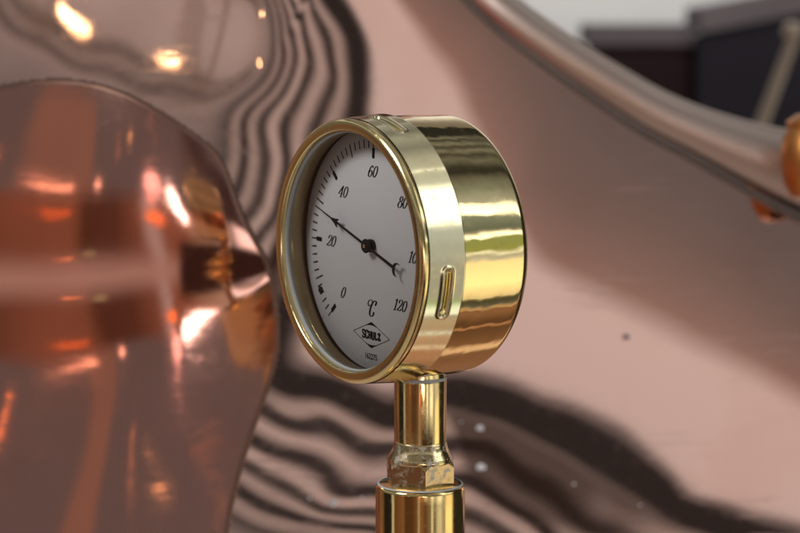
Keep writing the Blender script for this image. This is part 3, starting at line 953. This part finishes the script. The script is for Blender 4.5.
# window side, seen along the case: bands parallel to the window wall
def yB(y): s = max(-1, min(1, (250 - y) / 134)); return 2 * math.degrees(math.asin(s))
f_B = nt.m('DIVIDE', nt.m('ADD', Bang, 180), 360)
Fb = lambda y: (yB(y) + 180) / 360
bodyr = [(Fb(117), g(.20, (1, .8, .75))), (Fb(118.5), g(.85)), (Fb(126), g(.75)), (Fb(127.5), g(.025)), (Fb(136), g(.03)), (Fb(138), g(.24)), (Fb(140.5), g(.04)), (Fb(144), g(.25)), (Fb(147), g(.05)), (Fb(151), g(.24)), (Fb(155), g(.06)), (Fb(160), g(.18)), (Fb(167), g(.05)), (Fb(172), g(.035)), (Fb(178), g(.15)), (Fb(190), g(.30, (.9, 1, 1))), (Fb(202), g(.55, (.95, 1, 1.1))), (Fb(204), g(2.6)), (Fb(213), g(2.9)), (Fb(216), g(.33, (.85, 1, 1.05))), (Fb(230), g(.20, (.85, 1, 1.0))), (Fb(233), g(.5)), (Fb(234.5), g(2.4)), (Fb(237), g(2.2)), (Fb(238.5), g(.40, (.85, 1, .45))), (Fb(250), g(.42, (.9, 1, .35))), (Fb(253), g(1.3)), (Fb(256), g(.55)), (Fb(260), g(.75)), (Fb(263), g(1.4, (1, .84, .58))), (Fb(285), g(1.7, (1, .83, .55))), (Fb(298), g(.95, (1, .85, .6)))]
R_body1 = nt.ramp(f_B, bodyr)
lowB = [(Fb(384), g(.12, cop)), (Fb(372), g(.22, cop)), (Fb(357), g(.20, cop)), (Fb(354), g(.75, (1.2, .8, .6))), (Fb(351), g(.75, (1.2, .8, .6))), (Fb(347), g(.2, cop)), (Fb(331), g(.12, cop)), (Fb(329), g(.55, cop)), (Fb(327), g(.10, cop)), (Fb(322), g(.13, cop)), (Fb(314), g(.26, cop)), (Fb(311), g(.22, cop)), (Fb(309.6), g(.85, (1.2, .8, .5))), (Fb(308.3), g(.14)), (Fb(303), g(.09, (1, .9, .6))), (Fb(300), g(.14, (1, .9, .6))), (Fb(298), g(.95, (1, .85, .6)))]
R_body2 = nt.ramp(f_B, lowB)
# tree line wobble on the band edge
wob = nt.m('MULTIPLY', nt.m('SUBTRACT', nt.noise(D, 26, 3), .5), 5.0)
R_body = nt.mix(nt.smooth(nt.m('ADD', Bang, wob), yB(298) - .6, yB(298) + .6), R_body2, R_body1)
bez = [(Fb(384), g(.12, cop)), (Fb(360), g(.3, cop)), (Fb(345), g(.38, cop)), (Fb(341), g(.8, (1.1, .85, .7))), (Fb(338), g(.42, (1.2, .75, .55))), (Fb(330), g(.5, (1.2, .75, .55))), (Fb(327), g(.9)), (Fb(324), g(.45, (1.15, .8, .6))), (Fb(314), g(.5, (1.1, .85, .65))), (Fb(310), g(.36)), (Fb(309), g(1.3)), (Fb(302), g(1.2, (.9, 1, .9))), (Fb(297), g(.5, (.8, 1, .6))), (Fb(290), g(.42)), (Fb(262), g(.42)), (Fb(250), g(.5, (.95, 1, 1.1))), (Fb(226), g(.62, (.9, 1, 1.15))), (Fb(221), g(2.2)), (Fb(190), g(2.3)), (Fb(184), g(.7, (.95, 1, 1.05))), (Fb(173), g(.62)), (Fb(171.5), g(1.5)), (Fb(169.5), g(.6)), (Fb(160), g(.5)), (Fb(150), g(.25)), (Fb(140), g(.42)), (Fb(134), g(.2)), (Fb(126), g(.5)), (Fb(118), g(.25, cop))]
R_bez = nt.ramp(f_B, bez)
side = nt.mix(nt.smooth(Ac, .505, .555), R_bez, R_body)
side = nt.mix(nt.smooth(Ac, .74, .86), side, (.03 / K, .026 / K, .022 / K))
col = nt.mix(nt.smooth(Ac, .30, .42), hall, side)
LAMPS = [(0, 0, 0)]
vm = nt.n('ShaderNodeVectorMath', operation='SCALE'); nt.l(col, vm.inputs[0]); vm.inputs['Scale'].default_value = K
WCOL = vm.outputs[0]


def refl_dir(qx, qy):
    c = on_surf(qx, qy); e = 1.2
    gx = (surf_y(c[0] + e, c[2]) - surf_y(c[0] - e, c[2])) / (2 * e); gz = (surf_y(c[0], c[2] + e) - surf_y(c[0], c[2] - e)) / (2 * e)
    N = np.array([gx, -1, gz]); N /= np.linalg.norm(N)
    v = c - CAM; v /= np.linalg.norm(v)
    r = v - 2 * (v @ N) * N
    return r


def spot(qx, qy, deg, colr, amp, soft=.25):
    global WCOL
    r = refl_dir(qx, qy)
    m_ = nt.smooth(nt.dot(D, tuple(r)), math.cos(math.radians(deg * (1 + soft))), math.cos(math.radians(deg * (1 - soft))))
    WCOL = nt.mix(m_, WCOL, tuple(c * amp for c in colr))
def vspot(a, b, deg, colr, amp, soft=.25):
    global WCOL
    r = vessel_dir(a, b)
    m_ = nt.smooth(nt.dot(D, tuple(r)), math.cos(math.radians(deg * (1 + soft))), math.cos(math.radians(deg * (1 - soft))))
    WCOL = nt.mix(m_, WCOL, tuple(c * amp for c in colr))
# light spots added to the world so the vessel mirrors lamps and highlights
vspot(130, 137, .5, (1, .62, .28), 5)
vspot(208, 190, .45, (1, .70, .35), 9)
for k in range(4): vspot(131, 464 + 13 * k, .2, (1, .45, .16), 5.0 - .8 * k)
for k in range(3): vspot(201, 430 + 13 * k, .18, (1, .42, .15), 3.5)
vspot(66, 189, 1.5, (1, .55, .38), 2.2); vspot(98, 186, 1.7, (1, .60, .45), 2.6); vspot(70, 298, .6, (1, .35, .12), 4.5)
vspot(172, 199, 3.0, (1, .90, .86), 5); vspot(178, 207, 3.6, (1, .93, .90), 7); vspot(183, 216, 3.0, (1, .90, .86), 6); vspot(152, 187, 3.2, (1, .62, .58), 2.2); vspot(150, 199, 1.5, (1, .55, .48), 1.4)
vspot(156, 217, 3.0, (1, .30, .10), 1.5); vspot(58, 212, 1.4, (1, .25, .08), 1.0)
vspot(90, 254, 2.6, (.62, .60, .36), .55, .5); vspot(5, 415, .7, (1, .35, .12), 3.0)
for qx, qy in ((170, 60), (262, 14)): spot(qx, qy, .30, (1, .72, .38), 22)
# a ring-shaped ceiling rose
rr = refl_dir(210, 40); da = nt.m('ARCCOSINE', nt.dot(D, tuple(rr)))
ring = nt.m('SUBTRACT', 1.0, nt.smooth(nt.m('ABSOLUTE', nt.m('SUBTRACT', da, math.radians(2.6))), math.radians(.5), math.radians(1.6)))
WCOL = nt.mix(nt.m('MULTIPLY', ring, .42), WCOL, (.16, .13, .10))
nt.l(WCOL, bg.inputs['Color']); bg.inputs['Strength'].default_value = 1.0

def area(name, loc, target, size, power, colr=(1, 1, 1)):
    L = bpy.data.lights.new(name, 'AREA'); L.shape = 'RECTANGLE'; L.size, L.size_y = size; L.energy = power; L.color = colr
    o = bpy.data.objects.new(name, L); COL.objects.link(o)
    o.location = Vector(W(loc)); d_ = Vector(W(target)) - o.location
    o.rotation_euler = d_.to_track_quat('-Z', 'Y').to_euler()
    return o
area('dial_fill', (-250, -110, 265), (0, 0, 0), (.13, .12), 1.0, (1, .97, .98))  # added fill lamp outside the frame, brightens the dial
area('wall_fill', (350, 1050, 480), (560, 1500, 150), (.9, .5), 4.2, (1, .98, .95))  # added unseen lamp that brightens the plaster wall

# ------------------------------------------------------------------ camera and render
cd = bpy.data.cameras.new('camera'); cam = bpy.data.objects.new('camera', cd); COL.objects.link(cam)
cam.location = Vector(W(CAM)); cam.rotation_euler = (PI / 2 - PHI, 0, 0)
cd.sensor_width = 36; cd.lens = 36 * DIST / (800 / SCL); cd.clip_start = .01; cd.clip_end = 50
cd.dof.use_dof = True; cd.dof.focus_distance = .822; cd.dof.aperture_fstop = 9.5
SC.camera = cam
SC.render.engine = 'CYCLES'
SC.cycles.max_bounces = 8; SC.cycles.glossy_bounces = 6; SC.cycles.transparent_max_bounces = 12
SC.cycles.caustics_reflective = False; SC.cycles.caustics_refractive = False
SC.view_settings.view_transform = 'Standard'; SC.view_settings.look = 'None'
SC.view_settings.exposure = 0; SC.view_settings.gamma = 1
SC.render.resolution_x = 1024; SC.render.resolution_y = 682
